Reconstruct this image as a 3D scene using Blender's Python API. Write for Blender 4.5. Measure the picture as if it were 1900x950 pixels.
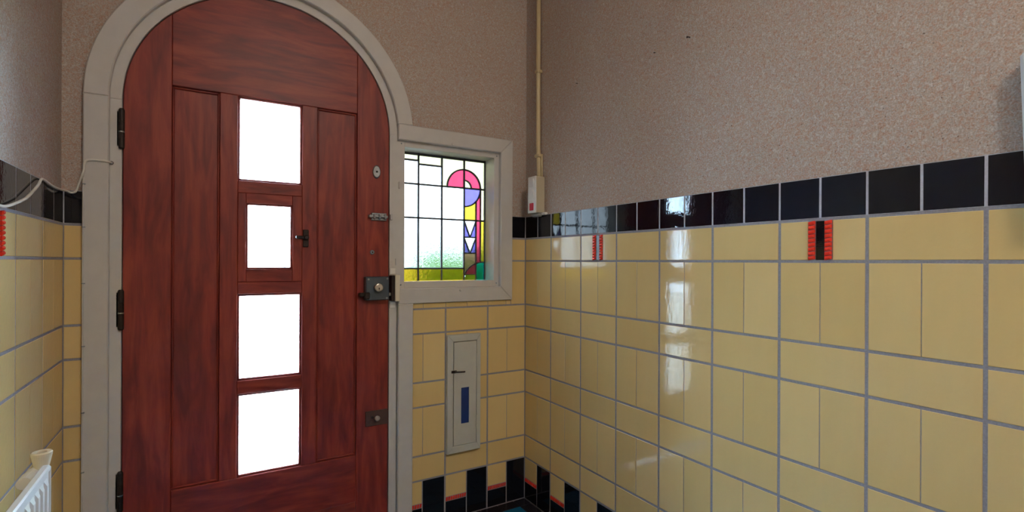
import bpy, bmesh, math, random
from mathutils import Matrix, Vector
random.seed(7)
for o in list(bpy.data.objects):
    bpy.data.objects.remove(o)
S = bpy.context.scene
COL = S.collection

# ------------------------------------------------------------ camera
YAW, ROLL = 0.5445, 0.0044
right = Vector((math.cos(YAW), -math.sin(YAW), 0)); fw = Vector((math.sin(YAW), math.cos(YAW), 0)); up = Vector((0, 0, 1))
r2 = right*math.cos(ROLL) + up*math.sin(ROLL); u2 = up*math.cos(ROLL) - right*math.sin(ROLL)
cam_d = bpy.data.cameras.new('camera'); cam = bpy.data.objects.new('camera', cam_d); COL.objects.link(cam)
cam.matrix_world = Matrix(((r2.x, u2.x, -fw.x, -1.2822), (r2.y, u2.y, -fw.y, -1.9939), (r2.z, u2.z, -fw.z, 1.1013), (0, 0, 0, 1)))
cam_d.sensor_width = 36; cam_d.lens = 938.6/1900*36; cam_d.shift_y = 10.5/1900; cam_d.clip_start = 0.02
S.camera = cam

# ------------------------------------------------------------ sky and exposure
SKY = 58.0
LAMP = 41.0
w = bpy.data.worlds.new('sky'); S.world = w; w.use_nodes = True
bg = w.node_tree.nodes['Background']; bg.inputs[0].default_value = (0.50, 0.74, 1.0, 1); bg.inputs[1].default_value = SKY
S.view_settings.view_transform = 'Standard'; S.view_settings.look = 'None'
S.view_settings.gamma = 1; S.view_settings.use_curve_mapping = False; S.view_settings.exposure = 0.52

# ------------------------------------------------------------ helpers
def srgb(r, g, b):
    f = lambda c: (c/255/12.92) if c/255 <= 0.04045 else ((c/255+0.055)/1.055)**2.4
    return (f(r), f(g), f(b), 1)

def obj(name, bm, mat, parent=None, smooth=False):
    me = bpy.data.meshes.new(name)
    bmesh.ops.recalc_face_normals(bm, faces=bm.faces[:])
    if smooth:
        for f in bm.faces: f.smooth = True
    bm.to_mesh(me); bm.free(); me.materials.append(mat)
    o = bpy.data.objects.new(name, me); COL.objects.link(o)
    if parent: o.parent = parent
    return o

def empty(name, loc=(0, 0, 0)):
    o = bpy.data.objects.new(name, None); COL.objects.link(o); o.location = loc; o.empty_display_size = 0.05
    return o

def tag(o, label, cat, group=None):
    o['label'] = label; o['category'] = cat
    if group: o['group'] = group
    return o

def struct(o, label=None):
    o['kind'] = 'structure'
    if label: o['label'] = label
    return o

def box(bm, x0, x1, y0, y1, z0, z1):
    v = [bm.verts.new(p) for p in ((x0,y0,z0),(x1,y0,z0),(x1,y1,z0),(x0,y1,z0),(x0,y0,z1),(x1,y0,z1),(x1,y1,z1),(x0,y1,z1))]
    for f in ((0,3,2,1),(4,5,6,7),(0,1,5,4),(1,2,6,5),(2,3,7,6),(3,0,4,7)): bm.faces.new([v[i] for i in f])
    return v

def cbox(bm, x0, x1, y0, y1, z0, z1, c=0.002):
    b2 = bmesh.new(); box(b2, x0, x1, y0, y1, z0, z1)
    c = min(c, 0.45*min(x1-x0, y1-y0, z1-z0))
    bmesh.ops.bevel(b2, geom=b2.edges[:], offset=c, segments=1, affect='EDGES')
    me = bpy.data.meshes.new('t'); b2.to_mesh(me); b2.free(); bm.from_mesh(me); bpy.data.meshes.remove(me)

def B(*a): bm = bmesh.new(); box(bm, *a); return bm
def CB(*a, c=0.002): bm = bmesh.new(); cbox(bm, *a, c=c); return bm

def area2(p): return sum(p[i][0]*p[(i+1) % len(p)][1]-p[(i+1) % len(p)][0]*p[i][1] for i in range(len(p)))

def inset(poly, d):
    if area2(poly) < 0: poly = poly[::-1]
    n = len(poly); out = []
    for i in range(n):
        p, a, b = Vector(poly[i]), Vector(poly[i-1]), Vector(poly[(i+1) % n])
        e1 = (p-a).normalized(); e2 = (b-p).normalized()
        n1 = Vector((-e1.y, e1.x)); n2 = Vector((-e2.y, e2.x))
        m = n1+n2; k = max(m.dot(n1), 0.35)
        out.append(tuple(p + m*(d/k)))
    return out

def prism(bm, poly, yf, yb, c=0.0):
    """solid with outline poly in (x,z); front at y=yf (towards the room), back at y=yb, front edge chamfer c"""
    if area2(poly) < 0: poly = poly[::-1]
    rings = []
    if c: rings.append([bm.verts.new((x, yf, z)) for x, z in inset(poly, c)]); y2 = yf+c
    else: y2 = yf
    rings.append([bm.verts.new((x, y2, z)) for x, z in poly])
    rings.append([bm.verts.new((x, yb, z)) for x, z in poly])
    n = len(poly)
    for a, b in zip(rings, rings[1:]):
        for i in range(n): bm.faces.new((a[i], a[(i+1) % n], b[(i+1) % n], b[i]))
    bm.faces.new(rings[0]); bm.faces.new(rings[-1][::-1])

def PR(poly, yf, yb, c=0.0): bm = bmesh.new(); prism(bm, poly, yf, yb, c); return bm

def tube(bm, pts, r, seg=10, rs=None):
    pts = [Vector(p) for p in pts]; prev = None
    for i, p in enumerate(pts):
        t = (pts[min(i+1, len(pts)-1)]-pts[max(i-1, 0)]).normalized()
        a = t.cross(Vector((0, 0, 1)) if abs(t.z) < 0.9 else Vector((1, 0, 0))).normalized()
        if prev:
            a = (prev[1] - t*prev[1].dot(t)).normalized()
        b = t.cross(a); rr = rs[i] if rs else r
        ring = [bm.verts.new(p + (a*math.cos(2*math.pi*k/seg)+b*math.sin(2*math.pi*k/seg))*rr) for k in range(seg)]
        if prev:
            for k in range(seg): bm.faces.new((prev[0][k], prev[0][(k+1) % seg], ring[(k+1) % seg], ring[k]))
        else: first = ring
        prev = (ring, a)
    bm.faces.new(first[::-1]); bm.faces.new(prev[0])

def smooth_path(pts, n=6):
    P = [Vector(p) for p in pts]; out = []
    for i in range(len(P)-1):
        p0, p1, p2, p3 = P[max(i-1, 0)], P[i], P[i+1], P[min(i+2, len(P)-1)]
        for k in range(n):
            t = k/n
            out.append(0.5*((2*p1)+(p2-p0)*t+(2*p0-5*p1+4*p2-p3)*t*t+(3*p1-p0-3*p2+p3)*t**3))
    out.append(P[-1]); return out

def lathe(bm, prof, axis='z', origin=(0, 0, 0), seg=24, sx=1, sz=1):
    """prof: (radius, height along axis). axis 'z' up or 'y' (height along -y, towards the room)"""
    rings = []
    for r, h in prof:
        ring = []
        for k in range(seg):
            a = 2*math.pi*k/seg; u, v = r*math.cos(a)*sx, r*math.sin(a)*sz
            p = (u, v, h) if axis == 'z' else ((u, -h, v) if axis == 'y' else (-h, u, v))
            ring.append(bm.verts.new((p[0]+origin[0], p[1]+origin[1], p[2]+origin[2])))
        rings.append(ring)
    for a, b in zip(rings, rings[1:]):
        for k in range(seg): bm.faces.new((a[k], a[(k+1) % seg], b[(k+1) % seg], b[k]))
    bm.faces.new(rings[0][::-1]); bm.faces.new(rings[-1])

# ------------------------------------------------------------ materials
def mat(name):
    m = bpy.data.materials.new(name); m.use_nodes = True
    return m, m.node_tree, m.node_tree.nodes['Principled BSDF']

def noise(nt, scale, detail=4, rough=0.55, coord='Object', sc=(1, 1, 1), dist=0.0):
    tc = nt.nodes.new('ShaderNodeTexCoord'); mp = nt.nodes.new('ShaderNodeMapping'); mp.inputs['Scale'].default_value = sc
    n = nt.nodes.new('ShaderNodeTexNoise'); n.inputs['Scale'].default_value = scale; n.inputs['Detail'].default_value = detail
    n.inputs['Roughness'].default_value = rough; n.inputs['Distortion'].default_value = dist
    nt.links.new(tc.outputs[coord], mp.inputs[0]); nt.links.new(mp.outputs[0], n.inputs[0])
    return n

def ramp(nt, src, stops):
    r = nt.nodes.new('ShaderNodeValToRGB'); e = r.color_ramp.elements
    e[0].position, e[0].color = stops[0]; e[1].position, e[1].color = stops[-1]
    for p, c in stops[1:-1]:
        x = e.new(p); x.color = c
    nt.links.new(src, r.inputs[0]); return r

def mixc(nt, f, a, b, mode='MIX'):
    m = nt.nodes.new('ShaderNodeMix'); m.data_type = 'RGBA'; m.blend_type = mode
    for s, v in ((m.inputs[0], f), (m.inputs[6], a), (m.inputs[7], b)):
        if hasattr(v, 'links'): nt.links.new(v, s)
        else: s.default_value = v
    return m.outputs[2]

def bump(nt, src, bs, strength=0.2, dist=0.001, prev=None):
    b = nt.nodes.new('ShaderNodeBump'); b.inputs['Strength'].default_value = strength; b.inputs['Distance'].default_value = dist
    nt.links.new(src, b.inputs['Height'])
    if bs is not None: nt.links.new(b.outputs[0], bs.inputs['Normal'])
    return b

def plain(name, col, rough=0.5, metal=0.0, bumpy=0.0, scale=40, var=0.06):
    m, nt, p = mat(name)
    n = noise(nt, scale, 5)
    a = tuple(min(1, c*(1-var)) for c in col[:3])+(1,); b = tuple(min(1, c*(1+var)) for c in col[:3])+(1,)
    r = ramp(nt, n.outputs[0], [(0.3, a), (0.7, b)])
    nt.links.new(r.outputs[0], p.inputs['Base Color'])
    p.inputs['Roughness'].default_value = rough; p.inputs['Metallic'].default_value = metal
    if bumpy: bump(nt, n.outputs[0], p, bumpy, 0.002)
    return m

def glaze(name, col, var=0.08, rough=0.07, wave=0.06, hue=None, ior=1.42):
    """glazed ceramic: each tile a little different, faint vertical drip streaks, slightly wavy surface"""
    m, nt, p = mat(name)
    oi = nt.nodes.new('ShaderNodeObjectInfo')
    a = tuple(c*(1-var) for c in col[:3])+(1,); b = tuple(min(1, c*(1+var)) for c in col[:3])+(1,)
    if hue: b = hue
    base = mixc(nt, oi.outputs['Random'], a, b)
    geo = noise(nt, 26, 3, sc=(1, 1, 0.12))
    st = ramp(nt, geo.outputs[0], [(0.35, (0.975, 0.975, 0.965, 1)), (0.7, (1, 1, 1, 1))])
    nt.links.new(mixc(nt, 1.0, base, st.outputs[0], 'MULTIPLY'), p.inputs['Base Color'])
    p.inputs['Roughness'].default_value = rough; p.inputs['IOR'].default_value = ior
    wv = noise(nt, 16, 2, coord='Generated'); wv2 = noise(nt, 70, 2)
    bump(nt, wv2.outputs[0], p, wave, 0.004)
    return m

M = {}
M['yellow'] = glaze('yellow_glaze', srgb(226, 196, 132), 0.05, hue=srgb(231, 203, 143))
M['black'] = glaze('black_glaze', srgb(26, 22, 24), 0.3, 0.04, 0.04, hue=srgb(20, 24, 34))
M['red'] = glaze('red_glaze', srgb(232, 62, 44), 0.1, 0.18, 0.1)
M['blue_floor'] = glaze('blue_floor_tile', srgb(28, 104, 150), 0.15, 0.25, 0.1)
M['black_floor'] = glaze('black_floor_tile', srgb(36, 34, 40), 0.25, 0.25, 0.1)
M['lightgrout'] = plain('pale_grout', srgb(190, 192, 200), 0.9, 0, 0.3, 220, 0.08)
M['pinkbase'] = plain('pale_pink_clay', srgb(226, 176, 166), 0.5)
M['grout'] = plain('grey_grout', srgb(148, 147, 154), 0.9, 0, 0.4, 220, 0.12)

def wallpaper():
    m, nt, p = mat('speckled_wallpaper')
    n1 = noise(nt, 300, 3, 0.7); n2 = noise(nt, 120, 3, 0.6, dist=1.2); n3 = noise(nt, 3.5, 3)
    a = ramp(nt, n1.outputs[0], [(0.36, srgb(142, 124, 112)), (0.5, srgb(182, 168, 156)), (0.62, srgb(214, 206, 198))])
    b = ramp(nt, n2.outputs[0], [(0.36, srgb(182, 138, 112)), (0.48, srgb(184, 164, 148)), (0.56, srgb(178, 172, 166)), (0.68, srgb(214, 208, 202))])
    c = mixc(nt, 0.58, a.outputs[0], b.outputs[0])
    n4 = noise(nt, 190, 2, 0.5)
    d = ramp(nt, n4.outputs[0], [(0.24, srgb(112, 92, 84)), (0.36, (1, 1, 1, 1))])
    c = mixc(nt, 0.8, c, d.outputs[0], 'MULTIPLY')
    e = ramp(nt, n3.outputs[0], [(0.3, (0.95, 0.93, 0.93, 1)), (0.7, (1, 1, 1, 1))])
    nt.links.new(mixc(nt, 1, c, e.outputs[0], 'MULTIPLY'), p.inputs['Base Color'])
    p.inputs['Roughness'].default_value = 0.8; p.inputs['Specular IOR Level'].default_value = 0.25
    bump(nt, n1.outputs[0], p, 0.5, 0.0012)
    return m
M['paper'] = wallpaper()

def wood(name, horiz=False):
    m, nt, p = mat(name)
    sc = (0.09, 1, 1) if horiz else (1, 1, 0.07)
    g1 = noise(nt, 26, 5, 0.55, sc=((0.16, 1, 1) if horiz else (1, 1, 0.14)), dist=0.9); g2 = noise(nt, 7, 4, 0.6, sc=((0.35, 1, 1) if horiz else (1, 1, 0.3)), dist=0.8)
    g3 = noise(nt, 190, 3, 0.6, sc=sc)
    a = ramp(nt, g1.outputs[0], [(0.3, srgb(108, 36, 32)), (0.5, srgb(138, 50, 40)), (0.72, srgb(162, 70, 50))])
    b = ramp(nt, g2.outputs[0], [(0.32, (0.74, 0.66, 0.68, 1)), (0.5, (0.92, 0.88, 0.88, 1)), (0.75, (1.1, 1.02, 0.98, 1))])
    c = mixc(nt, 1, a.outputs[0], b.outputs[0], 'MULTIPLY')
    d = ramp(nt, g3.outputs[0], [(0.35, (0.88, 0.85, 0.85, 1)), (0.6, (1, 1, 1, 1))])
    nt.links.new(mixc(nt, 0.7, c, d.outputs[0], 'MULTIPLY'), p.inputs['Base Color'])
    p.inputs['Roughness'].default_value = 0.42; p.inputs['Specular IOR Level'].default_value = 0.4
    bump(nt, g3.outputs[0], p, 0.12, 0.001)
    return m
M['wood'] = wood('red_brown_wood'); M['woodh'] = wood('red_brown_wood_across', True)
M['white'] = plain('off_white_paint', srgb(204, 201, 196), 0.42, 0, 0.06, 24, 0.03)
M['cabwhite'] = plain('grey_white_paint', srgb(196, 196, 186), 0.45, 0, 0.05, 30, 0.03)
M['ceil'] = plain('ceiling_paint', srgb(236, 232, 224), 0.9, 0, 0.1, 60, 0.02)
M['hallwall'] = plain('hall_plaster', srgb(214, 200, 182), 0.85, 0, 0.1, 60, 0.03)
M['iron'] = plain('dark_iron', srgb(52, 44, 42), 0.5, 0.6, 0.2, 90, 0.2)
M['lockgrey'] = plain('grey_hammered_lock', srgb(74, 84, 94), 0.4, 0.35, 0.3, 300, 0.1)
M['steel'] = plain('worn_steel', srgb(150, 156, 160), 0.35, 0.9, 0.1, 120, 0.12)
M['brass'] = plain('dull_nickel', srgb(196, 190, 178), 0.3, 0.8, 0.05, 100, 0.08)
M['lens'] = plain('dark_viewer_lens', srgb(14, 14, 16), 0.7)
M['rust'] = plain('brown_plate', srgb(84, 60, 52), 0.55, 0.3, 0.2, 80, 0.15)
M['cream'] = plain('cream_plastic', srgb(226, 216, 194), 0.4, 0, 0, 30, 0.03)
M['beige'] = plain('beige_plastic', srgb(196, 184, 158), 0.45, 0, 0, 30, 0.03)
M['conduit'] = plain('yellowed_conduit', srgb(206, 188, 148), 0.4, 0, 0, 30, 0.04)
M['plastic'] = plain('white_plastic', srgb(232, 230, 224), 0.35, 0, 0, 30, 0.02)
M['redplastic'] = plain('red_plastic', srgb(206, 36, 62), 0.25, 0, 0, 30, 0.05)
M['cable'] = plain('white_cable_sheath', srgb(226, 224, 214), 0.4, 0, 0, 30, 0.03)
M['enamel'] = plain('white_enamel', srgb(232, 236, 238), 0.3, 0, 0, 20, 0.02)
M['lead'] = plain('lead_came', srgb(84, 88, 94), 0.5, 0.6, 0.2, 200, 0.12)
M['filler'] = plain('grey_filler', srgb(176, 174, 168), 0.8, 0, 0.4, 150, 0.08)

def glass(name, col, rough=0.16, clear=0.45, bs=90, bd=0.003, bst=0.5):
    """textured cathedral glass: part clear, part softly scattering through a hammered surface"""
    m, nt, p = mat(name); nt.nodes.remove(p)
    out = nt.nodes['Material Output']
    c = tuple(math.sqrt(v) for v in col[:3])+(1,)
    vn = noise(nt, 30, 3); vc = ramp(nt, vn.outputs[0], [(0.3, tuple(v*0.93 for v in c[:3])+(1,)), (0.7, c)])
    tr = nt.nodes.new('ShaderNodeBsdfTransparent'); rf = nt.nodes.new('ShaderNodeBsdfRefraction'); gl = nt.nodes.new('ShaderNodeBsdfGlossy')
    rf.inputs['Roughness'].default_value = rough; rf.inputs['IOR'].default_value = 1.45
    gl.inputs['Roughness'].default_value = 0.12
    nt.links.new(vc.outputs[0], tr.inputs['Color']); nt.links.new(vc.outputs[0], rf.inputs['Color'])
    n = noise(nt, bs, 2, 0.5); b = bump(nt, n.outputs[0], None, bst, bd)
    nt.links.new(b.outputs[0], rf.inputs['Normal']); nt.links.new(b.outputs[0], gl.inputs['Normal'])
    m1 = nt.nodes.new('ShaderNodeMixShader'); m1.inputs[0].default_value = 1-clear
    nt.links.new(tr.outputs[0], m1.inputs[1]); nt.links.new(rf.outputs[0], m1.inputs[2])
    fr = nt.nodes.new('ShaderNodeFresnel'); fr.inputs['IOR'].default_value = 1.3
    m2 = nt.nodes.new('ShaderNodeMixShader'); nt.links.new(fr.outputs[0], m2.inputs[0])
    nt.links.new(m1.outputs[0], m2.inputs[1]); nt.links.new(gl.outputs[0], m2.inputs[2])
    nt.links.new(m2.outputs[0], out.inputs['Surface'])
    return m
G = {
 'clear': glass('frosted_clear_glass', (0.105, 0.09277, 0.08328), 0.26, 0.4),
 'door': glass('hammered_door_glass', (0.9, 0.89, 0.87), 0.2, 0.7, 110, 0.004, 0.7),
 'pale': glass('pale_green_glass', (0.03864, 0.03015, 0.01448), 0.26),
 'yellow': glass('yellow_glass', (0.03864, 0.02319, 0.001883), 0.26),
 'olive': glass('olive_yellow_glass', (0.06216, 0.03092, 0.001738), 0.26),
 'red': glass('red_glass', (0.03864, 0.002628, 0.004924), 0.26),
 'blue': glass('blue_glass', (0.0105, 0.007421, 0.02462), 0.2, bs=140, bd=0.005),
 'brown': glass('brown_glass', (0.03024, 0.01392, 0.007603), 0.26),
 'teal': glass('teal_glass', (0.000672, 0.0201, 0.01521), 0.26),
}

# ------------------------------------------------------------ room shell
W = 1.6527          # room width
REAR = -3.5; CEIL = 2.75
CX, CZ = -1.0795, 1.605            # centre of the door's arch
RD, RJ, RO = 0.4265, 0.459, 0.5215 # door leaf, jamb and casing radii

def arc(r, a0, a1, n=28, cx=CX, cz=CZ, rz=None):
    rz = rz or r
    return [(cx+r*math.cos(math.radians(a0+(a1-a0)*i/n)), cz+rz*math.sin(math.radians(a0+(a1-a0)*i/n))) for i in range(n+1)]

floor = struct(obj('floor', B(-W-0.1, 0.1, REAR-0.1, 0.1, -0.1, -0.005), M['grout']))
ceiling = struct(obj('ceiling', B(-W-0.1, 0.1, REAR-0.1, 0.1, CEIL, CEIL+0.1), M['ceil']))
wall_right = struct(obj('wall_right', B(0, 0.1, REAR-0.1, 0.1, -0.005, CEIL), M['paper']))
wall_left = struct(obj('wall_left', B(-W-0.1, -W, REAR-0.1, 0.1, -0.005, CEIL), M['paper']))
wall_rear = struct(obj('wall_front', B(-W, 0, REAR-0.1, REAR, -0.005, CEIL), M['hallwall']))
# door wall: solid with the arched door and the window cut out (columns of quads left, right and above)
def back_wall():
    bm = bmesh.new()
    xl, xr, xw, z0w, z1w = CX-RJ-0.02, CX+RJ, -0.145, 0.985, 1.595
    y0, y1 = 0.0, 0.1
    box(bm, -W, xl, y0, y1, -0.005, CEIL)
    box(bm, xw, 0, y0, y1, -0.005, CEIL)
    box(bm, xr, xw, y0, y1, -0.005, z0w)
    box(bm, xr, xw, y0, y1, z1w, CEIL)
    a = arc(RJ+0.02, 180, 0, 36)
    a = [p for p in a if p[0] <= xr]
    a.append((xr, CZ+0.1))
    poly = [(xl, CEIL)] + a + [(xr, CEIL)]
    for (xa, za), (xb, zb) in zip(a, a[1:]):
        if xb-xa > 1e-4: prism(bm, [(xa, za), (xb, zb), (xb, CEIL), (xa, CEIL)], y0, y1)
    return bm
wall_back = struct(obj('wall_back', back_wall(), M['paper']))

# ------------------------------------------------------------ wall tiles
Z0 = 1.105; SH, TL = 0.1024, 0.2021
ZL = [Z0, Z0-TL, Z0-TL-SH, Z0-2*TL-SH, Z0-2*TL-2*SH, Z0-3*TL-2*SH, Z0-3*TL-3*SH]
ZB = Z0+SH; ZT = ZB+SH
GR = 0.0068; TH = 0.0065
cache = {}
def tile_mesh(w, h, kind):
    key = (round(w, 4), round(h, 4), kind)
    if key in cache: return cache[key]
    bm = bmesh.new()
    if kind == 'red':                     # moulded strip: slanted beads along its long side
        lng = max(w, h); n = max(3, round(lng/0.0105)); horiz = w > h
        box(bm, -w/2, w/2, -0.005, 0, -h/2, h/2)
        if horiz:
            for f in bm.faces: f.material_index = 1
        for i in range(n):
            t = (i+0.5)/n-0.5; q = (0.36 if horiz else 0.42)/n
            if horiz: pts = [((t-q)*w-0.0012, -h*0.46), ((t+q)*w-0.0012, -h*0.46), ((t+q)*w+0.0012, h*0.46), ((t-q)*w+0.0012, h*0.46)]
            else: pts = [(-w*0.46, (t-q)*h-0.0012), (w*0.46, (t-q)*h+0.0012), (w*0.46, (t+q)*h+0.0012), (-w*0.46, (t+q)*h-0.0012)]
            prism(bm, pts, -0.0085 if horiz else -0.0125, -0.004, 0.0016 if horiz else 0.0028)
    else:
        prism(bm, [(-w/2, -h/2), (w/2, -h/2), (w/2, h/2), (-w/2, h/2)], -TH, 0, 0.0012)
    bmesh.ops.recalc_face_normals(bm, faces=bm.faces[:])
    me = bpy.data.meshes.new(kind+'_tile'); bm.to_mesh(me); bm.free(); me.materials.append(M[kind])
    if kind == 'red': me.materials.append(M['pinkbase'])
    cache[key] = me; return me

NAME = {'yellow': 'yellow_tile', 'black': 'black_tile', 'red': 'red_bead_strip'}
def tile(wall, u0, u1, z0, z1, kind):
    """one tile on a wall, u = distance along it from its corner with the door wall (door wall: from the right corner)"""
    o = bpy.data.objects.new(NAME[kind], tile_mesh(u1-u0, z1-z0, kind)); COL.objects.link(o); o.parent = wall
    u, z = (u0+u1)/2, (z0+z1)/2
    if wall is wall_right: o.location = (0, -u, z); rz = -math.pi/2
    elif wall is wall_left: o.location = (-W, -u, z); rz = math.pi/2
    else: o.location = (-u, 0, z); rz = 0
    o.rotation_euler = (random.gauss(0, 0.0012), 0, rz+random.gauss(0, 0.0016))

def column(wall, a, b, red_pair=False, flip=False, zmax=9, split=True):
    g = GR/2; m = (a+b)/2; t = 0.0007
    def T(u0, u1, z0, z1, k):
        if z1 <= zmax and u1-u0 > 0.008: tile(wall, u0, u1, z0, z1, k)
    h = 0.0019
    T(a+h, m-h, ZB+g, ZT-0.001, 'black'); T(m+h, b-h, ZB+g, ZT-0.001, 'black')
    if red_pair is not False:
        c = red_pair
        T(a+g, c-0.0285, Z0+g, ZB-g, 'yellow'); T(c+0.0285, b-g, Z0+g, ZB-g, 'yellow')
        T(c-0.0275, c-0.011, Z0+g, ZB-g, 'red'); T(c+0.011, c+0.0275, Z0+g, ZB-g, 'red'); T(c-0.0105, c+0.0105, Z0+g, ZB-g, 'black')
    else: T(a+g, b-g, Z0+g, ZB-g, 'yellow')
    for i in range(6):
        z1, z0 = ZL[i]-g, ZL[i+1]+g
        if i % 2 == 0 and split: T(a+g, m-t, z0, z1, 'yellow'); T(m+t, b-g, z0, z1, 'yellow')
        else: T(a+g, b-g, z0, z1, 'yellow')
    skirt(T, a, m, b, flip)
def skirt(T, a, m, b, flip):
    g = GR/2; h = 0.0019
    for lo, hi, plainblack in ((a+g, m-h, flip), (m+h, b-g, not flip)):
        if plainblack: T(lo, hi, 0.002, ZL[6]-g, 'black')
        else:
            T(lo, hi, 0.097, ZL[6]-g, 'yellow'); T(lo, hi, 0.0785, 0.0955, 'red'); T(lo, hi, 0.002, 0.0765, 'black')

# grout beds
GB = 0.0055
obj('grout', B(-GB, 0, REAR+0.6, 0, 0, ZT), M['grout'], wall_right)
obj('grout', B(-W, -W+GB, REAR+0.6, 0, 0, ZT), M['grout'], wall_left)
bm = bmesh.new(); box(bm, -0.084, -GB, -GB, 0, 0, ZT); box(bm, -0.556, -0.084, -GB, 0, 0, 0.93); box(bm, -W+GB, -1.6, -GB, 0, 0, ZT)
obj('grout', bm, M['grout'], wall_back)
# paler, almost flush joints in the black border row
GL = 0.0060
obj('border_grout', B(-GL, 0, REAR+0.6, 0, ZB+GR/2, ZT-0.0005), M['lightgrout'], wall_right)
obj('border_grout', B(-W, -W+GL, REAR+0.6, 0, ZB+GR/2, ZT-0.0005), M['lightgrout'], wall_left)
bm = bmesh.new(); box(bm, -0.084, -GL, -GL, 0, ZB+GR/2, ZT-0.0005); box(bm, -W+GL, -1.6, -GL, 0, ZB+GR/2, ZT-0.0005)
obj('border_grout', bm, M['lightgrout'], wall_back)
# right wall
e = [TH+0.001] + [0.2114+0.2035*k for k in range(12)]
for k in range(12):
    column(wall_right, e[k], e[k+1], red_pair=((e[k]+e[k+1])/2 if k in (2, 6, 10) else False))
# left wall
e = [TH+0.001] + [0.2257+0.2216*k for k in range(11)]
for k in range(11):
    column(wall_left, e[k], e[k+1], red_pair=(0.5635 if k == 2 else (e[k]+e[k+1])/2 if k in (6, 10) else False))
# door wall, right of the door
D = lambda *a: tile(wall_back, *a)
g = GR/2
c0, c1, c2, c3 = TH+0.001, 0.2038, 0.4073, 0.5555
D(c0, 0.0825, ZB+g, ZT-0.001, 'black'); D(c0+0.001, 0.0825, Z0+g, ZB-g, 'yellow'); D(c0+0.001, 0.0825, ZL[1]+g, Z0-g, 'yellow')
for u0, u1 in ((0.0850, 0.1085), (0.1095, 0.2030), (0.2045, 0.3060), (0.3070, 0.4065), (0.4080, 0.5080), (0.5090, 0.5550)):
    D(u0, u1, ZL[1]+g, 0.9265, 'yellow')
for a, b in ((c0-g, c1), (c1, c2), (c2, c3+g)):
    m = (a+b)/2 if b < 0.5 else 0.509
    for i in range(1, 6):
        z1, z0 = ZL[i]-g, ZL[i+1]+g
        if i % 2 == 0: D(a+g, m-0.0007, z0, z1, 'yellow'); D(m+0.0007, b-g, z0, z1, 'yellow')
        else: D(a+g, b-g, z0, z1, 'yellow')
    skirt(lambda u0, u1, z0, z1, k: D(u0, u1, z0, z1, k), a, m, b, True)
# door wall, narrow strip left of the door
a, b = 1.6030, W-TH-0.001
D(a, b, ZB+g, ZT-0.001, 'black'); D(a, b, Z0+g, ZB-g, 'yellow')
for i in range(6): D(a, b, ZL[i+1]+g, ZL[i]-g, 'yellow')
D(a, b, 0.002, ZL[6]-g, 'black')

# ------------------------------------------------------------ floor tiles
fcache = {}
def ftile(x0, x1, y0, y1, kind):
    key = (round(x1-x0, 4), round(y1-y0, 4), kind)
    if key not in fcache:
        bm = bmesh.new(); cbox(bm, -(x1-x0)/2, (x1-x0)/2, -(y1-y0)/2, (y1-y0)/2, -0.006, 0, c=0.001)
        me = bpy.data.meshes.new(kind); bm.to_mesh(me); bm.free(); me.materials.append(M[kind]); fcache[key] = me
    o = bpy.data.objects.new('floor_tile', fcache[key]); COL.objects.link(o); o.parent = floor
    o.location = ((x0+x1)/2, (y0+y1)/2, 0.0); o.rotation_euler = (random.gauss(0, 0.002), random.gauss(0, 0.002), 0)
q = 0.0015; bw = 0.058
for i in range(18):
    x1 = -0.009-bw-0.0852*i
    if x1-0.0852 > -W+0.01: ftile(x1-0.0852+q, x1-q, -0.009-bw+q, -0.009, 'black_floor')
ftile(-0.009-bw+q, -0.009, -0.009-bw+q, -0.009, 'black_floor')
for i in range(14):
    y1 = -0.009-bw-0.0852*i; ftile(-0.009-bw+q, -0.009, y1-0.0852+q, y1-q, 'black_floor'); ftile(-W+0.009, -W+0.009+bw-q, y1-0.0852+q, y1-q, 'black_floor')
n = 16; pw = (W-2*bw-0.018)/n
for i in range(n):
    for j in range(11):
        x1, y1 = -0.009-bw-pw*i, -0.009-bw-pw*j
        ftile(x1-pw+q, x1-q, y1-pw+q, y1-q, 'blue_floor')
bm = bmesh.new()
for i in range(n):
    for j in range(11, 35):
        x1, y1 = -0.009-bw-pw*i, -0.009-bw-pw*j
        box(bm, x1-pw+q, x1-q, y1-pw+q, y1-q, -0.006, 0)
o = obj('floor_tiling', bm, M['blue_floor'], floor); o['kind'] = 'stuff'

# ------------------------------------------------------------ door frame and casing
trim = struct(empty('trim_1', (CX, 0, 0)), 'off-white painted arched door frame joined to the window frame')
def part(name, bm, m, parent, **k):
    o = obj(name, bm, m, parent, **k)
    if parent.parent is None: o.matrix_parent_inverse = Matrix.Translation(parent.location).inverted()
    return o
JF, CF = 0.0, -0.02        # faces of jamb and of the proud casing
xl = CX-RO
part('casing', PR([(xl, 0), (CX-RJ, 0), (CX-RJ, CZ), (xl, CZ)], CF, 0.004, 0.003), M['white'], trim)
a0 = math.degrees(math.asin((1.655-CZ)/RO)); a1 = math.degrees(math.asin((1.655-CZ)/RJ))
part('arched_casing', PR(arc(RO, 180, a0, 44)+arc(RJ, a1, 180, 44), CF, 0.004, 0.003), M['white'], trim)
part('casing', PR([(-0.6205, 1.592), (-0.146, 1.592), (-0.084, 1.6545), (-0.560, 1.6545), (-0.6205, 1.6545)], CF, 0.004, 0.003), M['white'], trim)
part('casing', PR([(-0.146, 0.990), (-0.084, 0.928), (-0.084, 1.6545), (-0.146, 1.592)], CF-0.0005, 0.004, 0.003), M['white'], trim)
part('casing', PR([(-0.6185, 0.990), (-0.6185, 0.928), (-0.084, 0.928), (-0.146, 0.990)], CF, 0.004, 0.003), M['white'], trim)
part('casing', PR([(-0.6185, 0), (-0.5565, 0), (-0.5565, 0.928), (-0.6185, 0.928)], CF, 0.004, 0.003), M['white'], trim)
GAP = 0.0025
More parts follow.
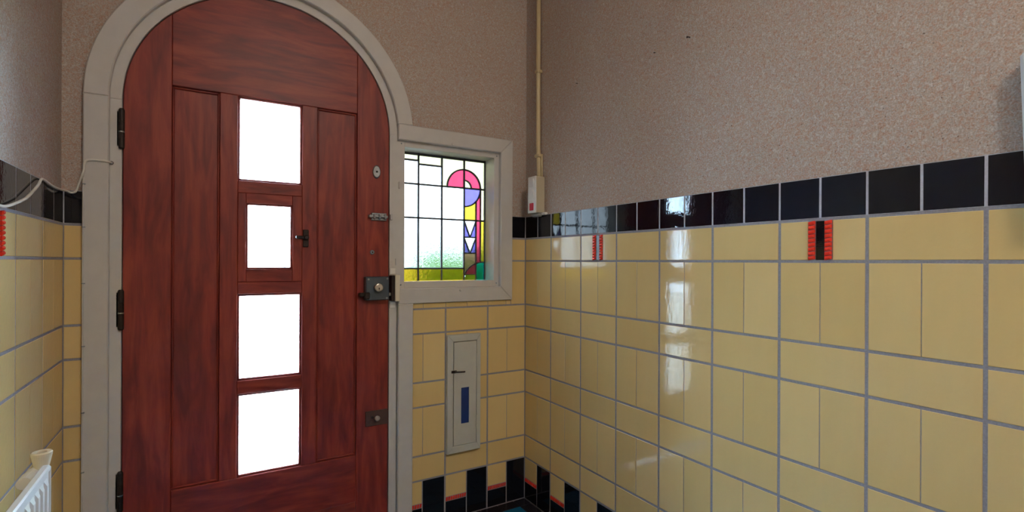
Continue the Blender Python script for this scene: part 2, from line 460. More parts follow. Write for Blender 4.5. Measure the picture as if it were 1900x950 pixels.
jl, jr = CX-RD-GAP, CX+RD+GAP
part('jamb', PR([(CX-RJ-0.001, 0), (jl, 0), (jl, CZ), (CX-RJ-0.001, CZ)], JF, 0.1, 0.0015), M['white'], trim)
part('jamb', PR([(jr, 0), (-0.6175, 0), (-0.6175, 0.990), (-0.589, 0.990), (-0.589, 1.593), (-0.6195, 1.593), (-0.6205, CZ+0.004), (jr, CZ)], JF, 0.1, 0.0), M['white'], trim)
part('arched_jamb', PR(arc(RJ+0.001, 180, 0.3, 44)+arc(RD+GAP, 0, 180, 44), JF, 0.1, 0.0015), M['white'], trim)
part('door_stop', PR(arc(RD+0.004, 180, 0, 44)+arc(RD-0.016, 0, 180, 44), 0.049, 0.1), M['white'], trim)
part('door_stop', B(jl, CX-RD+0.016, 0.049, 0.1, 0, CZ), M['white'], trim); part('door_stop', B(CX+RD-0.016, jr, 0.049, 0.1, 0, CZ), M['white'], trim)
# window inner frame (reveal)
part('reveal', PR([(-0.589, 1.5685), (-0.171, 1.5685), (-0.146, 1.5930), (-0.589, 1.5930)], JF, 0.1, 0.001), M['white'], trim)
part('reveal', PR([(-0.171, 1.0175), (-0.146, 0.990), (-0.146, 1.5930), (-0.171, 1.5685)], JF, 0.1, 0.001), M['white'], trim)
part('reveal', PR([(-0.589, 0.990), (-0.146, 0.990), (-0.171, 1.0175), (-0.589, 1.0175)], JF, 0.1, 0.001), M['white'], trim)
# little screws in the window frame
for x, z, y in ((-0.385, 1.600, -0.0205), (-0.345, 0.978, -0.0205), (-0.603, 1.580, 0), (-0.158, 1.578, 0), (-0.603, 1.005, 0), (-0.158, 1.004, 0)):
    bm = bmesh.new(); r = 0.006 if y < 0 else 0.003
    lathe(bm, [(r, -0.002), (r, 0.002), (r*0.6, 0.0045)], 'y', (x, y, z), 10); part('screw', bm, M['white'] if y < 0 else M['steel'], trim)
# lock keeper and its fixing plates on the jamb
bm = bmesh.new(); cbox(bm, -0.652, -0.638, -0.034, -0.0005, 0.942, 1.045, c=0.002); kp = part('lock_keeper', bm, M['iron'], trim)
part('lock_keeper_face', CB(-0.638, -0.6195, -0.038, -0.0005, 0.941, 1.046, c=0.002), M['cream'], trim)
for za, zb in ((1.049, 1.073), (0.913, 0.936)):
    part('fixing_plate', CB(-0.649, -0.627, -0.005, -0.0002, za, zb, c=0.0008), M['plastic'], trim)
part('bell_wire_stub', CB(-0.6265, -0.6225, -0.006, 0.002, 1.085, 1.112, c=0.001), M['white'], trim)
part('lift_hook', CB(-0.6145, -0.609, -0.007, 0.002, 1.395, 1.424, c=0.002), M['white'], trim)
bm = bmesh.new(); lathe(bm, [(0.006, -0.002), (0.006, 0.0012), (0.0045, 0.0016), (0.0042, -0.0015)], 'y', (-1.5345, -0.0003, 1.403), 12); part('cable_hole', bm, M['iron'], trim)

# ------------------------------------------------------------ front door
door = struct(empty('door_1', (CX, 0.02, 0)), 'arched red-brown wooden front door with four small panes')
DF, DB = 0.004, 0.044
XL, XR = CX-RD, CX+RD
SL, SR = -1.3785, -0.7785
ML0, ML1, MR0, MR1 = -1.2420, -1.1875, -0.9785, -0.9255
PT, PB = 1.6755, 0.3440
zc = lambda x: CZ+math.sqrt(max(0, RD*RD-(x-CX)**2))
def arcx(x0, x1, n=18): return [(x0+(x1-x0)*i/n, zc(x0+(x1-x0)*i/n)) for i in range(n+1)]
aL = math.degrees(math.acos((SL-CX)/RD)); aR = math.degrees(math.acos((SR-CX)/RD))
dp = lambda n, bm, m, p=door, **k: part(n, bm, m, p, **k)
dp('stile', PR([(XL, 0.012), (SL, 0.012)]+arc(RD, aL, 180, 14), DF, DB, 0.002), M['wood'])
dp('stile', PR([(SR, 0.012), (XR, 0.012)]+arc(RD, 0, aR, 14), DF, DB, 0.002), M['wood'])
dp('top_rail', PR([(SL, PT), (SR, PT)]+arc(RD, aR, aL, 24), DF+0.0004, DB, 0.0022), M['woodh'])
dp('bottom_rail', PR([(SL, 0.163), (SR, 0.163), (SR, PB), (SL, PB)], DF+0.0004, DB, 0.0022), M['woodh'])
dp('kick_board', PR([(SL, 0.012), (SR, 0.012), (SR, 0.163), (SL, 0.163)], DF+0.003, DB, 0.0022), M['woodh'])
dp('mullion', PR([(ML0, PB), (ML1, PB), (ML1, PT), (ML0, PT)], DF+0.001, DB, 0.0018), M['wood'])
dp('mullion', PR([(MR0, PB), (MR1, PB), (MR1, PT), (MR0, PT)], DF+0.001, DB, 0.0018), M['wood'])
for z0, z1 in ((1.338, 1.381), (0.983, 1.026), (0.633, 0.681)):
    dp('glazing_rail', PR([(ML1, z0), (MR0, z0), (MR0, z1), (ML1, z1)], DF+0.0014, DB, 0.0018), M['woodh'])
for x0, x1 in ((SL, ML0), (MR1, SR)):      # sunk side panels with a small moulding
    dp('panel', PR([(x0, PB), (x1, PB), (x1, PT), (x0, PT)], 0.020, 0.036), M['wood'])
    for p in ([(x0, PB), (x0+0.007, PB+0.007), (x0+0.007, PT-0.007), (x0, PT)], [(x1, PB), (x1, PT), (x1-0.007, PT-0.007), (x1-0.007, PB+0.007)]):
        dp('moulding', PR(p, 0.013, 0.0205, 0.003), M['wood'])
    for p in ([(x0, PB), (x1, PB), (x1-0.007, PB+0.007), (x0+0.007, PB+0.007)], [(x0, PT), (x0+0.007, PT-0.007), (x1-0.007, PT-0.007), (x1, PT)]):
        dp('moulding', PR(p, 0.013, 0.0205, 0.003), M['woodh'])
def glazed(x0, x1, z0, z1, par, gm, b=0.007, yb=0.012, yg=0.022):
    for p, m in (([(x0, z0), (x0+b, z0+b), (x0+b, z1-b), (x0, z1)], 'wood'), ([(x1, z0), (x1, z1), (x1-b, z1-b), (x1-b, z0+b)], 'wood'),
                 ([(x0, z0), (x1, z0), (x1-b, z0+b), (x0+b, z0+b)], 'woodh'), ([(x0, z1), (x0+b, z1-b), (x1-b, z1-b), (x1, z1)], 'woodh')):
        dp('glazing_bead', PR(p, yb, yg+0.018, 0.003), M[m], par)
    dp('pane', B(x0+b*0.6, x1-b*0.6, yg, yg+0.004, z0+b*0.6, z1-b*0.6), gm, par)
glazed(ML1, MR0, 1.381, PT, door, G['door']); glazed(ML1, MR0, 0.681, 0.983, door, G['door']); glazed(ML1, MR0, PB, 0.633, door, G['door'])
# opening hatch with its own frame
hx0, hx1, hz0, hz1 = ML1, MR0, 1.0260, 1.3380
gx0, gx1, gz0, gz1 = -1.1615, -1.0115, 1.0715, 1.3030
hatch = dp('hatch', PR([(hx0, hz0), (gx0, hz0), (gx0, hz1), (hx0, hz1)], 0.002, 0.040, 0.002), M['wood'])
def hp(n, bm, m): return obj(n, bm, m, hatch)
hp('hatch_stile', PR([(gx1, hz0), (hx1, hz0), (hx1, hz1), (gx1, hz1)], 0.002, 0.040, 0.002), M['wood'])
hp('hatch_rail', PR([(gx0, hz0), (gx1, hz0), (gx1, gz0), (gx0, gz0)], 0.0023, 0.040, 0.0015), M['woodh'])
hp('hatch_rail', PR([(gx0, gz1), (gx1, gz1), (gx1, hz1), (gx0, hz1)], 0.0023, 0.040, 0.0015), M['woodh'])
bm = bmesh.new(); b = 0.006
for p in ([(gx0, gz0), (gx0+b, gz0+b), (gx0+b, gz1-b), (gx0, gz1)], [(gx1, gz0), (gx1, gz1), (gx1-b, gz1-b), (gx1-b, gz0+b)],
          [(gx0, gz0), (gx1, gz0), (gx1-b, gz0+b), (gx0+b, gz0+b)], [(gx0, gz1), (gx0+b, gz1-b), (gx1-b, gz1-b), (gx1, gz1)]): prism(bm, p, 0.008, 0.036, 0.002)
hp('hatch_bead', bm, M['wood'])
hp('pane', B(gx0+0.004, gx1-0.004, 0.022, 0.026, gz0+0.004, gz1-0.004), G['door'])
# hatch latch
bm = bmesh.new(); cbox(bm, -0.9755, -0.956, -0.003, 0.006, 1.152, 1.216, c=0.002)
lt = dp('hatch_latch', bm, M['iron'])
bm = bmesh.new(); cbox(bm, -1.002, -0.958, -0.011, -0.003, 1.1815, 1.193, c=0.003); lathe(bm, [(0.009, 0.002), (0.009, 0.016), (0.006, 0.019)], 'y', (-0.966, 0, 1.187), 14)
lathe(bm, [(0.0035, -0.002), (0.0035, 0.012), (0.006, 0.017), (0.004, 0.023)], 'y', (-0.998, 0, 1.187), 12)
obj('latch_handle', bm, M['iron'], lt)
# hinges
for z in (1.513, 0.945, 0.375):
    bm = bmesh.new()
    lathe(bm, [(0.0055, -0.064), (0.008, -0.060), (0.008, -0.014), (0.0065, -0.0135), (0.0065, -0.0075), (0.008, -0.007), (0.008, 0.02), (0.0065, 0.0205), (0.0065, 0.0225), (0.008, 0.023), (0.008, 0.058), (0.0055, 0.063)], 'z', (XL-0.003, -0.004, z), 14)
    cbox(bm, XL-0.016, XL+0.004, 0.0, 0.006, z-0.055, z+0.055, c=0.001)
    h = dp('hinge', bm, M['iron'])
    bm = bmesh.new(); lathe(bm, [(0.0082, -0.0125), (0.0082, -0.0085)], 'z', (XL-0.003, -0.004, z), 14); obj('hinge_washer', bm, M['steel'], h)
# rim lock
bm = bmesh.new(); cbox(bm, -0.752, -0.660, -0.030, 0.006, 0.948, 1.040, c=0.003); lock = dp('rim_lock', bm, M['lockgrey'])
bm = bmesh.new(); lathe(bm, [(0.0165, 0.028), (0.0165, 0.046), (0.0155, 0.048), (0.012, 0.0495)], 'y', (-0.706, 0, 0.998), 24); obj('lock_cylinder', bm, M['brass'], lock)
bm = bmesh.new(); cbox(bm, -0.7072, -0.7048, -0.0503, -0.0485, 0.987, 0.999, c=0.0004); lathe(bm, [(0.0026, 0.0485), (0.0026, 0.0503)], 'y', (-0.706, 0, 0.9945), 10); obj('keyhole_shade', bm, M['iron'], lock)  # raised dark iron slot, put in for the shade inside the keyway
bm = bmesh.new(); cbox(bm, -0.776, -0.738, -0.028, -0.004, 0.962, 0.978, c=0.004); cbox(bm, -0.758, -0.738, -0.037, -0.028, 0.954, 0.980, c=0.003); obj('snib', bm, M['iron'], lock)
bm = bmesh.new()
for x, z in ((-0.668, 1.032), (-0.670, 0.956), (-0.742, 1.030)): lathe(bm, [(0.004, 0.029), (0.004, 0.0315)], 'y', (x, 0, z), 10)
obj('lock_screw', bm, M['steel'], lock)
bm = bmesh.new(); cbox(bm, -0.661, -0.646, -0.022, -0.008, 0.962, 0.976, c=0.002); obj('latch_bolt', bm, M['brass'], lock)
# door viewer, barrel bolt, small keyhole, lower plate
bm = bmesh.new(); lathe(bm, [(0.0155, -0.006), (0.0155, 0.0), (0.013, 0.003), (0.0, 0.0035)][:3], 'y', (-0.7035, 0, 1.455), 24, sx=1.0, sz=1.65); pv = dp('door_viewer', bm, M['steel'])
bm = bmesh.new(); lathe(bm, [(0.004, 0.002), (0.004, 0.0045)], 'y', (-0.7035, 0, 1.455), 14); obj('viewer_lens', bm, M['lens'], pv)
bm = bmesh.new(); cbox(bm, -0.724, -0.664, -0.004, 0.006, 1.262, 1.292, c=0.0015); bb = dp('barrel_bolt', bm, M['steel'])
bm = bmesh.new(); tube(bm, [(-0.738, -0.008, 1.277), (-0.662, -0.008, 1.277)], 0.006, 12); lathe(bm, [(0.004, 0.008), (0.004, 0.016), (0.0065, 0.019), (0.005, 0.023)], 'y', (-0.733, 0, 1.277), 12)
obj('bolt_bar', bm, M['steel'], bb)
bm = bmesh.new()
for x in (-0.715, -0.694, -0.672): cbox(bm, x-0.005, x+0.005, -0.0165, -0.003, 1.2665, 1.2875, c=0.003)
obj('bolt_strap', bm, M['steel'], bb)
part('bolt_socket', CB(-0.650, -0.640, -0.010, 0.002, 1.266, 1.290, c=0.002), M['white'], trim)
bm = bmesh.new(); lathe(bm, [(0.009, -0.006), (0.009, 0.0), (0.006, 0.002)], 'y', (-0.7195, 0, 1.136), 16); kh = dp('old_keyhole', bm, M['steel'])
bm = bmesh.new(); lathe(bm, [(0.003, 0.001), (0.003, 0.0028)], 'y', (-0.7195, 0, 1.136), 10); obj('keyhole_shade', bm, M['iron'], kh)  # dark iron disc stands in for the shaded opening
bm = bmesh.new(); cbox(bm, -0.7435, -0.655, 0.001, 0.006, 0.449, 0.509, c=0.001); lp = dp('lock_plate', bm, M['rust'])
bm = bmesh.new(); lathe(bm, [(0.006, -0.002), (0.006, 0.004), (0.010, 0.007), (0.011, 0.014), (0.007, 0.018)], 'y', (-0.700, 0, 0.480), 14); obj('plate_knob', bm, M['brass'], lp)
bm = bmesh.new(); lathe(bm, [(0.005, -0.002), (0.005, 0.0005)], 'y', (-0.7165, 0, 0.483), 12); obj('keyhole_shade', bm, M['iron'], lp)  # shade of the opening laid on as a dark iron disc

# ------------------------------------------------------------ leaded window
win = struct(empty('window_1', (-0.38, 0.085, 1.0)), 'leaded stained glass window with red arch and blue quarter circle')
wp = lambda n, bm, m: part(n, bm, m, win)
GY, GT = 0.0855, 0.003
a_, b_, c_, d_, e_ = -0.497, -0.388, -0.2785, -0.2175, -0.1945
wL, wR, wT, wB = -0.589, -0.171, 1.5685, 1.0175
fT = 1.563; r1a, r1b, r2_, r3, t1, t2, r4 = 1.536, 1.521, 1.4345, 1.289, 1.2115, 1.139, 1.070
KR, KI = 0.0835, 0.036
def pane(poly, col, lab=None):
    o = wp('pane', PR(poly, GY, GY+GT), G[col])
    if lab: o['label'] = lab
def rp(x0, x1, z0, z1, col, lab=None): pane([(x0, z0), (x1, z0), (x1, z1), (x0, z1)], col, lab)
for x0, x1, zt in ((wL, a_, r1a), (a_, b_, r1b)):
    rp(x0, x1, zt, wT, 'pale'); rp(x0, x1, r2_, zt, 'clear'); rp(x0, x1, r3, r2_, 'clear'); rp(x0, x1, r4, r3, 'clear'); rp(x0, x1, wB, r4, 'olive')
rp(b_, c_, r3, r2_, 'clear'); rp(b_, c_, r4, r3, 'clear'); rp(b_, c_, wB, r4, 'olive')
K = lambda r, s, t, n=14: arc(r, s, t, n, c_, r2_)
pane([(b_, r2_)]+K(KR, 180, 90)+[(c_, wT), (b_, wT)], 'pale')
pane(K(KR, 180, 90)+[(c_, r2_)], 'red', 'red quarter pane')
pane(K(KR, 90, 0)+K(KI, 0, 90), 'red', 'red curved pane')
pane(K(KI, 90, 0)+[(c_, r2_)], 'pale')
pane(K(KR, 90, 0)+[(wR, r2_), (wR, wT), (c_, wT)], 'pale')
pane([(c_, r2_)]+K(KR, 0, -90), 'blue', 'blue quarter circle pane')
ze = lambda x: r2_-math.sqrt(max(0, KR*KR-(x-c_)**2))
xs = [c_+(d_-c_)*i/8 for i in range(9)]
pane([(c_, r3), (d_, r3)]+[(x, ze(x)) for x in xs[::-1]], 'yellow')
TQ = lambda x: wB+0.0815*math.sqrt(max(0, 1-((x-wR+0.004)/0.104)**2))
xs2 = [d_+(min(e_, c_+KR)-d_)*i/6 for i in range(7)]
pane([(d_, r3), (e_, r3), (e_, r2_-0.004)]+[(x, ze(x)) for x in xs2[::-1]], 'red')
pane([(d_, TQ(d_)), (e_, TQ(e_)), (e_, r3), (d_, r3)], 'red', 'narrow red pane')
rp(e_, wR, r3, r2_, 'pale'); pane([(e_, TQ(e_)), (wR, TQ(wR)), (wR, r3), (e_, r3)], 'yellow')
tm = (c_+d_)/2
for z1, z0 in ((r3, t1), (t1, t2)):
    pane([(c_, z1), (d_, z1), (tm, z0)], 'clear', 'white triangle pane'); pane([(c_, z1), (tm, z0), (c_, z0)], 'blue'); pane([(d_, z1), (d_, z0), (tm, z0)], 'blue')
xs3 = [c_+0.0035+(d_-c_-0.0035)*i/10 for i in range(11)]
pane([(d_, t2), (c_, t2), (c_, wB)]+[(x, TQ(x)) for x in xs3], 'brown')
zy = 1.042; xq = [x for x in xs3 if TQ(x) > zy]
pane([(d_, zy)]+[(x, TQ(x)) for x in xq[::-1]]+[(xq[0]-0.001, zy)], 'red')
pane([(c_+0.003, wB), (d_, wB), (d_, zy), (xq[0]-0.001, zy)], 'yellow')
xs4 = [d_+(wR-d_)*i/8 for i in range(9)]
pane([(d_, wB), (wR, wB)]+[(x, TQ(x)) for x in xs4[::-1]], 'teal', 'teal rounded pane')
# lead cames
bm = bmesh.new()
def came(pts, w=0.0075):
    for (x0, z0), (x1, z1) in zip(pts, pts[1:]):
        d = Vector((x1-x0, z1-z0)); L = d.length
        if L < 1e-5: continue
        d /= L; n = Vector((-d.y, d.x))*w/2; e2 = d*w*0.22
        p = [Vector((x0, z0))-e2-n, Vector((x1, z1))+e2-n, Vector((x1, z1))+e2+n, Vector((x0, z0))-e2+n]
        prism(bm, [tuple(v) for v in p], GY-0.0035, GY+GT+0.003, 0.0012)
came([(wL, fT), (wR, fT)], 0.009); came([(wR+0.001-0.003, wB), (wR-0.002, wT)], 0.006)
came([(a_, wB), (a_, wT)]); came([(b_, wB), (b_, wT)]); came([(c_, wB), (c_, wT)])
came([(wL, r1a), (a_, r1a)]); came([(a_, r1b), (b_, r1b)]); came([(wL, r2_), (wR, r2_)]); came([(wL, r3), (wR, r3)]); came([(wL, r4), (c_, r4)])
came(K(KR, 180, -90, 40), 0.0065); came(K(KI, 0, 90, 10), 0.0055)
came([(d_, wB), (d_, ze(d_))], 0.006); came([(e_, TQ(e_)), (e_, r2_-0.006)], 0.0055)
came([(c_, t1), (d_, t1)], 0.006); came([(c_, t2), (d_, t2)], 0.006)
for z1, z0 in ((r3, t1), (t1, t2)): came([(c_, z1), (tm, z0), (d_, z1)], 0.0055)
came([(x, TQ(x)) for x in xs3]+[(x, TQ(x)) for x in xs4], 0.006); came([(xq[0], zy), (d_, zy)], 0.004)
wp('lead_came', bm, M['lead'])

# ------------------------------------------------------------ narrow cupboard below the window
cab = tag(empty('wall_cabinet', (-0.328, -0.0066, 0.283)), 'narrow grey-white wooden wall cupboard with a small dark window, hung on yellow tiles', 'cupboard')
cp = lambda n, bm, m: part(n, bm, m, cab)
x0, x1, z0, z1 = -0.4065, -0.2485, 0.283, 0.788; q0, q1, w0, w1 = -0.3790, -0.2675, 0.3125, 0.7585
yf, yb = -0.026, -0.0072
cp('frame', PR([(x0, z0), (q0, w0), (q0, w1), (x0, z1)], yf, yb, 0.0015), M['cabwhite']); cp('frame', PR([(x1, z0), (x1, z1), (q1, w1), (q1, w0)], yf, yb, 0.0015), M['cabwhite'])
cp('frame', PR([(x0, z0), (x1, z0), (q1, w0), (q0, w0)], yf, yb, 0.0015), M['cabwhite']); cp('frame', PR([(x0, z1), (q0, w1), (q1, w1), (x1, z1)], yf, yb, 0.0015), M['cabwhite'])
cp('back_board', B(x0+0.01, x1-0.01, -0.0095, -0.0072, z0+0.01, z1-0.01), M['cabwhite'])
v0, v1, s0, s1 = -0.3420, -0.3040, 0.4040, 0.5590; g2 = 0.0026
bm = bmesh.new()
for p in ((q0+g2, v0, w0+g2, w1-g2), (v1, q1-g2, w0+g2, w1-g2), (v0, v1, w0+g2, s0), (v0, v1, s1, w1-g2)): box(bm, p[0], p[1], -0.0255, -0.012, p[2], p[3])
bmesh.ops.remove_doubles(bm, verts=bm.verts[:], dist=1e-6)
cd = cp('cabinet_door', bm, M['cabwhite'])
def dark_glass():
    m, nt, p = mat('dark_blue_glass'); p.inputs['Base Color'].default_value = srgb(30, 52, 112); p.inputs['Roughness'].default_value = 0.04
    return m
obj('pane', B(v0, v1, -0.021, -0.018, s0, s1), dark_glass(), cd)
bm = bmesh.new(); cbox(bm, -0.389, -0.3645, -0.0285, -0.0255, 0.6255, 0.6365, c=0.001); lathe(bm, [(0.005, 0.027), (0.005, 0.033), (0.0035, 0.035)], 'y', (-0.3745, 0, 0.631), 12)
tube(bm, [(-0.3745, -0.031, 0.6305), (-0.352, -0.032, 0.629), (-0.327, -0.031, 0.6275)], 0.0032, 8); obj('latch', bm, M['iron'], cd)
for z in (0.672, 0.405):
    bm = bmesh.new(); tube(bm, [(q1-0.001, -0.0275, z-0.027), (q1-0.001, -0.0275, z+0.027)], 0.0028, 10); obj('cabinet_hinge', bm, M['cabwhite'], cd)

# ------------------------------------------------------------ switch block and conduit
sw = tag(empty('light_switch', (0, -0.126, 1.316)), 'surface-mounted double light switch with red pilot lamp, in the corner above black tiles', 'light switch')
sp = lambda n, bm, m: part(n, bm, m, sw)
sp('housing', CB(-0.047, -0.0005, -0.156, -0.096, 1.317, 1.477, c=0.003), M['beige'])
sp('front_plate', CB(-0.051, -0.0455, -0.157, -0.095, 1.316, 1.478, c=0.0015), M['plastic'])
for z in (1.449, 1.400):
    bm = bmesh.new(); v = box(bm, -0.0565, -0.050, -0.143, -0.109, z-0.018, z+0.018)
    for i in (0, 3): v[i].co.x = -0.0528
    sp('rocker', bm, M['plastic'])
bm = bmesh.new(); cbox(bm, -0.0545, -0.050, -0.142, -0.112, 1.328, 1.360, c=0.002); sp('pilot_lamp', bm, M['redplastic'])
bm = bmesh.new(); cbox(bm, -0.014, -0.0005, -0.178, -0.146, 1.3075, 1.319, c=0.002); sp('base_lug', bm, M['plastic'])
bm = bmesh.new(); cbox(bm, -0.030, -0.0072, -0.150, -0.090, 1.302, 1.3172, c=0.005); sp('filler', bm, M['filler'])

cond = tag(empty('cable_conduit', (0, -0.118, 1.478)), 'yellowed plastic cable conduit running up the wall from the light switch', 'conduit')
bm = bmesh.new(); tube(bm, [(-0.013, -0.128, 1.4786), (-0.013, -0.125, 1.53), (-0.013, -0.120, 1.62), (-0.013, -0.1185, 1.9), (-0.013, -0.118, CEIL-0.001)], 0.0098, 12)
part('pipe', bm, M['conduit'], cond, smooth=True)
bm = bmesh.new(); tube(bm, [(-0.006, -0.139, 1.4786), (-0.006, -0.1385, 1.58)], 0.0048, 10); part('thin_pipe', bm, M['conduit'], cond, smooth=True)
for z in (1.95, 1.574, 2.4):
    part('conduit_clip', CB(-0.026, -0.0003, -0.139 if z < 1.6 else -0.135, -0.106, z-0.007, z+0.007, c=0.003), M['conduit'], cond)

# ------------------------------------------------------------ loose white cable along the left wall and over the casing
pts = [(-1.644, -1.30, 1.225), (-1.642, -1.0, 1.205), (-1.641, -0.75, 1.214), (-1.640, -0.60, 1.211), (-1.639, -0.54, 1.213), (-1.637, -0.44, 1.236), (-1.636, -0.395, 1.252), (-1.637, -0.32, 1.284),
       (-1.640, -0.275, 1.305), (-1.642, -0.235, 1.308), (-1.640, -0.165, 1.302), (-1.638, -0.085, 1.302), (-1.636, -0.03, 1.305), (-1.628, -0.014, 1.302), (-1.617, -0.011, 1.308),
       (-1.608, -0.014, 1.338), (-1.601, -0.0225, 1.357), (-1.5965, -0.0235, 1.375), (-1.5955, -0.0232, 1.392), (-1.589, -0.0230, 1.4015), (-1.573, -0.0230, 1.4045), (-1.550, -0.0230, 1.404), (-1.5405, -0.021, 1.4035), (-1.5345, -0.003, 1.403), (-1.5345, 0.0, 1.403)]
bm = bmesh.new(); tube(bm, smooth_path(pts, 5), 0.0032, 8)
tag(obj('cable', bm, M['cable'], smooth=True), 'loose thin white cable sagging over black tiles and across the door frame', 'cable')
bw_ = tag(empty('bell_wire', (-1.6005, -0.012, 0.0)), 'painted-over bell wire stapled down the edge of the door casing', 'wire')
bm = bmesh.new(); tube(bm, smooth_path([(-1.5985, -0.0215, 0.01), (-1.5990, -0.0215, 0.4), (-1.5985, -0.0215, 0.75), (-1.5990, -0.0215, 1.05), (-1.5985, -0.0215, 1.35)], 4), 0.0022, 8); part('wire', bm, M['white'], bw_, smooth=True)
for z in (0.26, 0.46, 0.64, 0.84, 1.03, 1.20, 1.33): part('staple', CB(-1.6015, -1.5930, -0.0250, -0.0195, z-0.0015, z+0.0015, c=0.0006), M['steel'], bw_)

# ------------------------------------------------------------ radiator
rad = tag(empty('radiator', (-1.5725, -1.1, 0.1)), 'white ribbed panel radiator mounted on the yellow tiled wall', 'radiator')
rp_ = lambda n, bm, m, **k: part(n, bm, m, rad, **k)
y0, y1, zt = -1.62, -0.545, 0.660
bm = bmesh.new(); box(bm, -1.579, -1.569, y0, y1, 0.12, zt-0.012)
nr = 32; st = (y1-y0-0.03)/nr
for i in range(nr):
    yc = y0+0.015+st*(i+0.5); a = st*0.36
    for k in range(1):
        vs = [bm.verts.new((-1.5692, yc-a, 0.16)), bm.verts.new((-1.5692, yc-a, zt-0.022)), bm.verts.new((-1.5645, yc-a*0.55, 0.175)), bm.verts.new((-1.5645, yc-a*0.55, zt-0.034)),
              bm.verts.new((-1.5645, yc+a*0.55, 0.175)), bm.verts.new((-1.5645, yc+a*0.55, zt-0.034)), bm.verts.new((-1.5692, yc+a, 0.16)), bm.verts.new((-1.5692, yc+a, zt-0.022))]
        for f in ((0, 1, 3, 2), (2, 3, 5, 4), (4, 5, 7, 6), (1, 7, 5, 3), (0, 2, 4, 6)): bm.faces.new([vs[j] for j in f])
rp_('panel', bm, M['enamel'])
rp_('top_rail', CB(-1.5815, -1.5665, y0-0.001, y1+0.001, zt-0.014, zt, c=0.003), M['enamel'])
rp_('bottom_rail', CB(-1.5815, -1.5665, y0-0.001, y1+0.001, 0.11, 0.124, c=0.003), M['enamel'])
for y in (-0.75, -1.42): rp_('wall_bracket', CB(-1.647, -1.578, y-0.015, y+0.015, 0.30, 0.55, c=0.003), M['enamel'])
rp_('end_cap', CB(-1.582, -1.566, y1-0.004, y1+0.0035, 0.114, zt-0.004, c=0.002), M['enamel'])
VX, VY = -1.5865, -0.519
bm = bmesh.new(); lathe(bm, [(0.010, -0.010), (0.0125, -0.006), (0.0140, 0.0), (0.0180, 0.020), (0.0183, 0.025), (0.0165, 0.0275), (0.0092, 0.0265), (0.0085, 0.0235), (0.0080, 0.004)], 'z', (VX, VY, 0.655), 28)
rp_('valve_knob', bm, M['cream'])
bm = bmesh.new(); tube(bm, [(-1.597, -0.497, 0.641), (-1.5995, -0.520, 0.640), (-1.600, -0.524, 0.640), (-1.601, -0.548, 0.639), (-1.6012, -0.551, 0.639), (-1.602, -0.580, 0.638)], 0.012, 18, rs=[0.0085, 0.009, 0.0112, 0.0115, 0.0130, 0.0126])
rp_('valve_body', bm, M['plastic'])
bm = bmesh.new(); tube(bm, [(VX, VY, 0.648), (VX, VY, 0.006)], 0.0065, 12); rp_('supply_pipe', bm, M['enamel'], smooth=True)
bm = bmesh.new(); tube(bm, [(VX, VY, 0.60), (VX, -0.5425, 0.60)], 0.008, 12); rp_('valve_union', bm, M['steel'])

# ------------------------------------------------------------ nails in the wallpaper, board at the right
for (y, z), lab in (((-0.936, 1.799), 'bent nail left in the wallpaper, the one closest to the upright white board'), ((-0.797, 1.800), 'small nail in the wallpaper between two other nails'),
                    ((-0.383, 1.822), 'small nail in the wallpaper, the one closest to the cable conduit')):
    bm = bmesh.new(); s = 0.9 if y < -0.9 else 0.6
    tube(bm, [(0.002, y, z), (-0.010*s, y, z), (-0.014*s, y, z-0.002*s)], 0.0020*s, 8, rs=[0.002*s, 0.002*s, 0.0035*s])
    tag(obj('nail', bm, M['iron']), lab, 'nail', 'nails in the wallpaper')
bm = bmesh.new(); cbox(bm, -0.030, -0.0068, -0.06, 0.0, -0.155, 0.155, c=0.006)
o = tag(obj('wall_board', bm, M['enamel']), 'upright white board with rounded corners fixed over the black tile border', 'board')
o.location = (0, -1.691, 1.328); o.rotation_euler = (math.radians(-1.8), 0, 0)

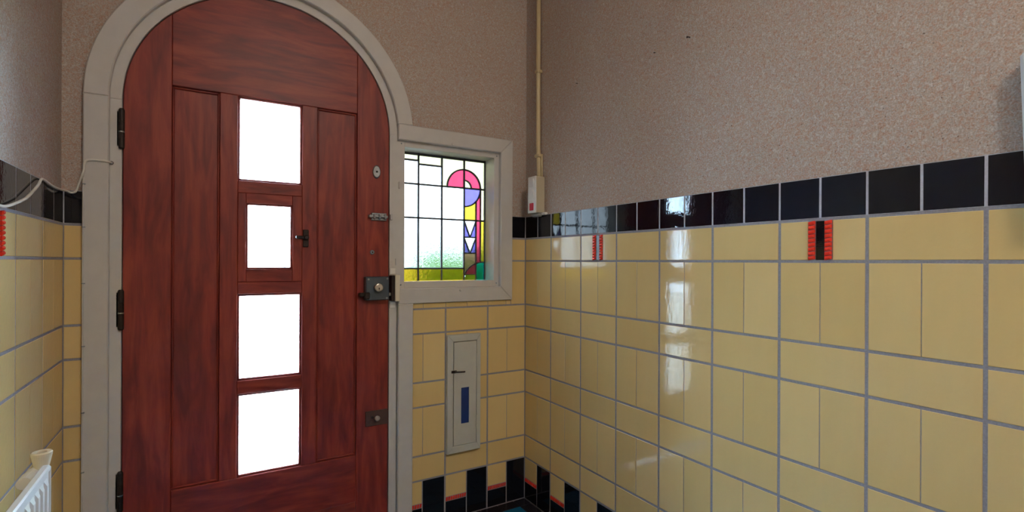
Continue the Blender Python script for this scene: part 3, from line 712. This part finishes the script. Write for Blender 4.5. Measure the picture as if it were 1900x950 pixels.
# ------------------------------------------------------------ unseen hall ceiling lamp, added for fill light; switch and conduit suggest one
LX, LY = -0.72, -2.75
lamp = tag(empty('ceiling_fill_lamp_offscreen', (LX, LY, CEIL)), 'unseen round opal glass lamp on the hall ceiling, added for fill light', 'lamp')
bm = bmesh.new(); lathe(bm, [(0.11, -0.03), (0.12, -0.02), (0.12, -0.0005)], 'z', (0, 0, 0), 32); obj('lamp_base', bm, M['plastic'], lamp)
m, nt, p = mat('opal_lamp_glass'); p.inputs['Base Color'].default_value = (0.9, 0.88, 0.84, 1)
p.inputs['Emission Color'].default_value = (1.0, 0.90, 0.80, 1); p.inputs['Emission Strength'].default_value = LAMP
bm = bmesh.new(); lathe(bm, [(0.02, -0.16), (0.09, -0.15), (0.15, -0.12), (0.17, -0.085), (0.16, -0.05), (0.125, -0.03)], 'z', (0, 0, 0), 32); obj('fill_lamp_glass_offscreen', bm, m, lamp, smooth=True)

# ------------------------------------------------------------ outside, seen blurred through the panes
def ground_mat():
    m = plain('pale_paving', srgb(196, 190, 180), 0.85, 0, 0.2, 12, 0.08); return m
struct(obj('ground', B(-14, 14, 0.1, 24, -0.12, -0.04), ground_mat()))
m_leaf, nt, p = mat('hedge_leaf'); n = noise(nt, 9, 3); r = ramp(nt, n.outputs[0], [(0.3, srgb(58, 104, 44)), (0.7, srgb(120, 162, 84))]); nt.links.new(r.outputs[0], p.inputs['Base Color']); p.inputs['Roughness'].default_value = 0.6
bm = bmesh.new(); rnd = random.Random(3)
for i in range(9000):
    x = rnd.uniform(0.6, 7.0); t = rnd.random()
    top = 1.34+0.10*math.sin(x*2.3)+0.06*math.sin(x*5.1)
    if t < 0.62: y, z = 4.4+rnd.gauss(0, 0.06)+0.08*math.sin(x*3.7), rnd.uniform(-0.03, top)
    else: y, z = rnd.uniform(4.4, 5.1), top+rnd.gauss(0, 0.04)
    a = Vector((rnd.gauss(0, 1), rnd.gauss(0, 1), rnd.gauss(0, 1))).normalized(); b = a.orthogonal().normalized(); s = rnd.uniform(0.03, 0.06)
    c = Vector((x, y, z)); vs = [bm.verts.new(c+a*s), bm.verts.new(c+b*s*0.5), bm.verts.new(c-a*s), bm.verts.new(c-b*s*0.5)]
    bm.faces.new(vs)
box(bm, 0.75, 6.9, 4.5, 5.05, -0.039, 1.22)
me = bpy.data.meshes.new('hedge'); bm.to_mesh(me); bm.free(); me.materials.append(m_leaf)
o = bpy.data.objects.new('hedge', me); COL.objects.link(o); tag(o, 'green garden hedge blurred behind the leaded glass window', 'hedge')
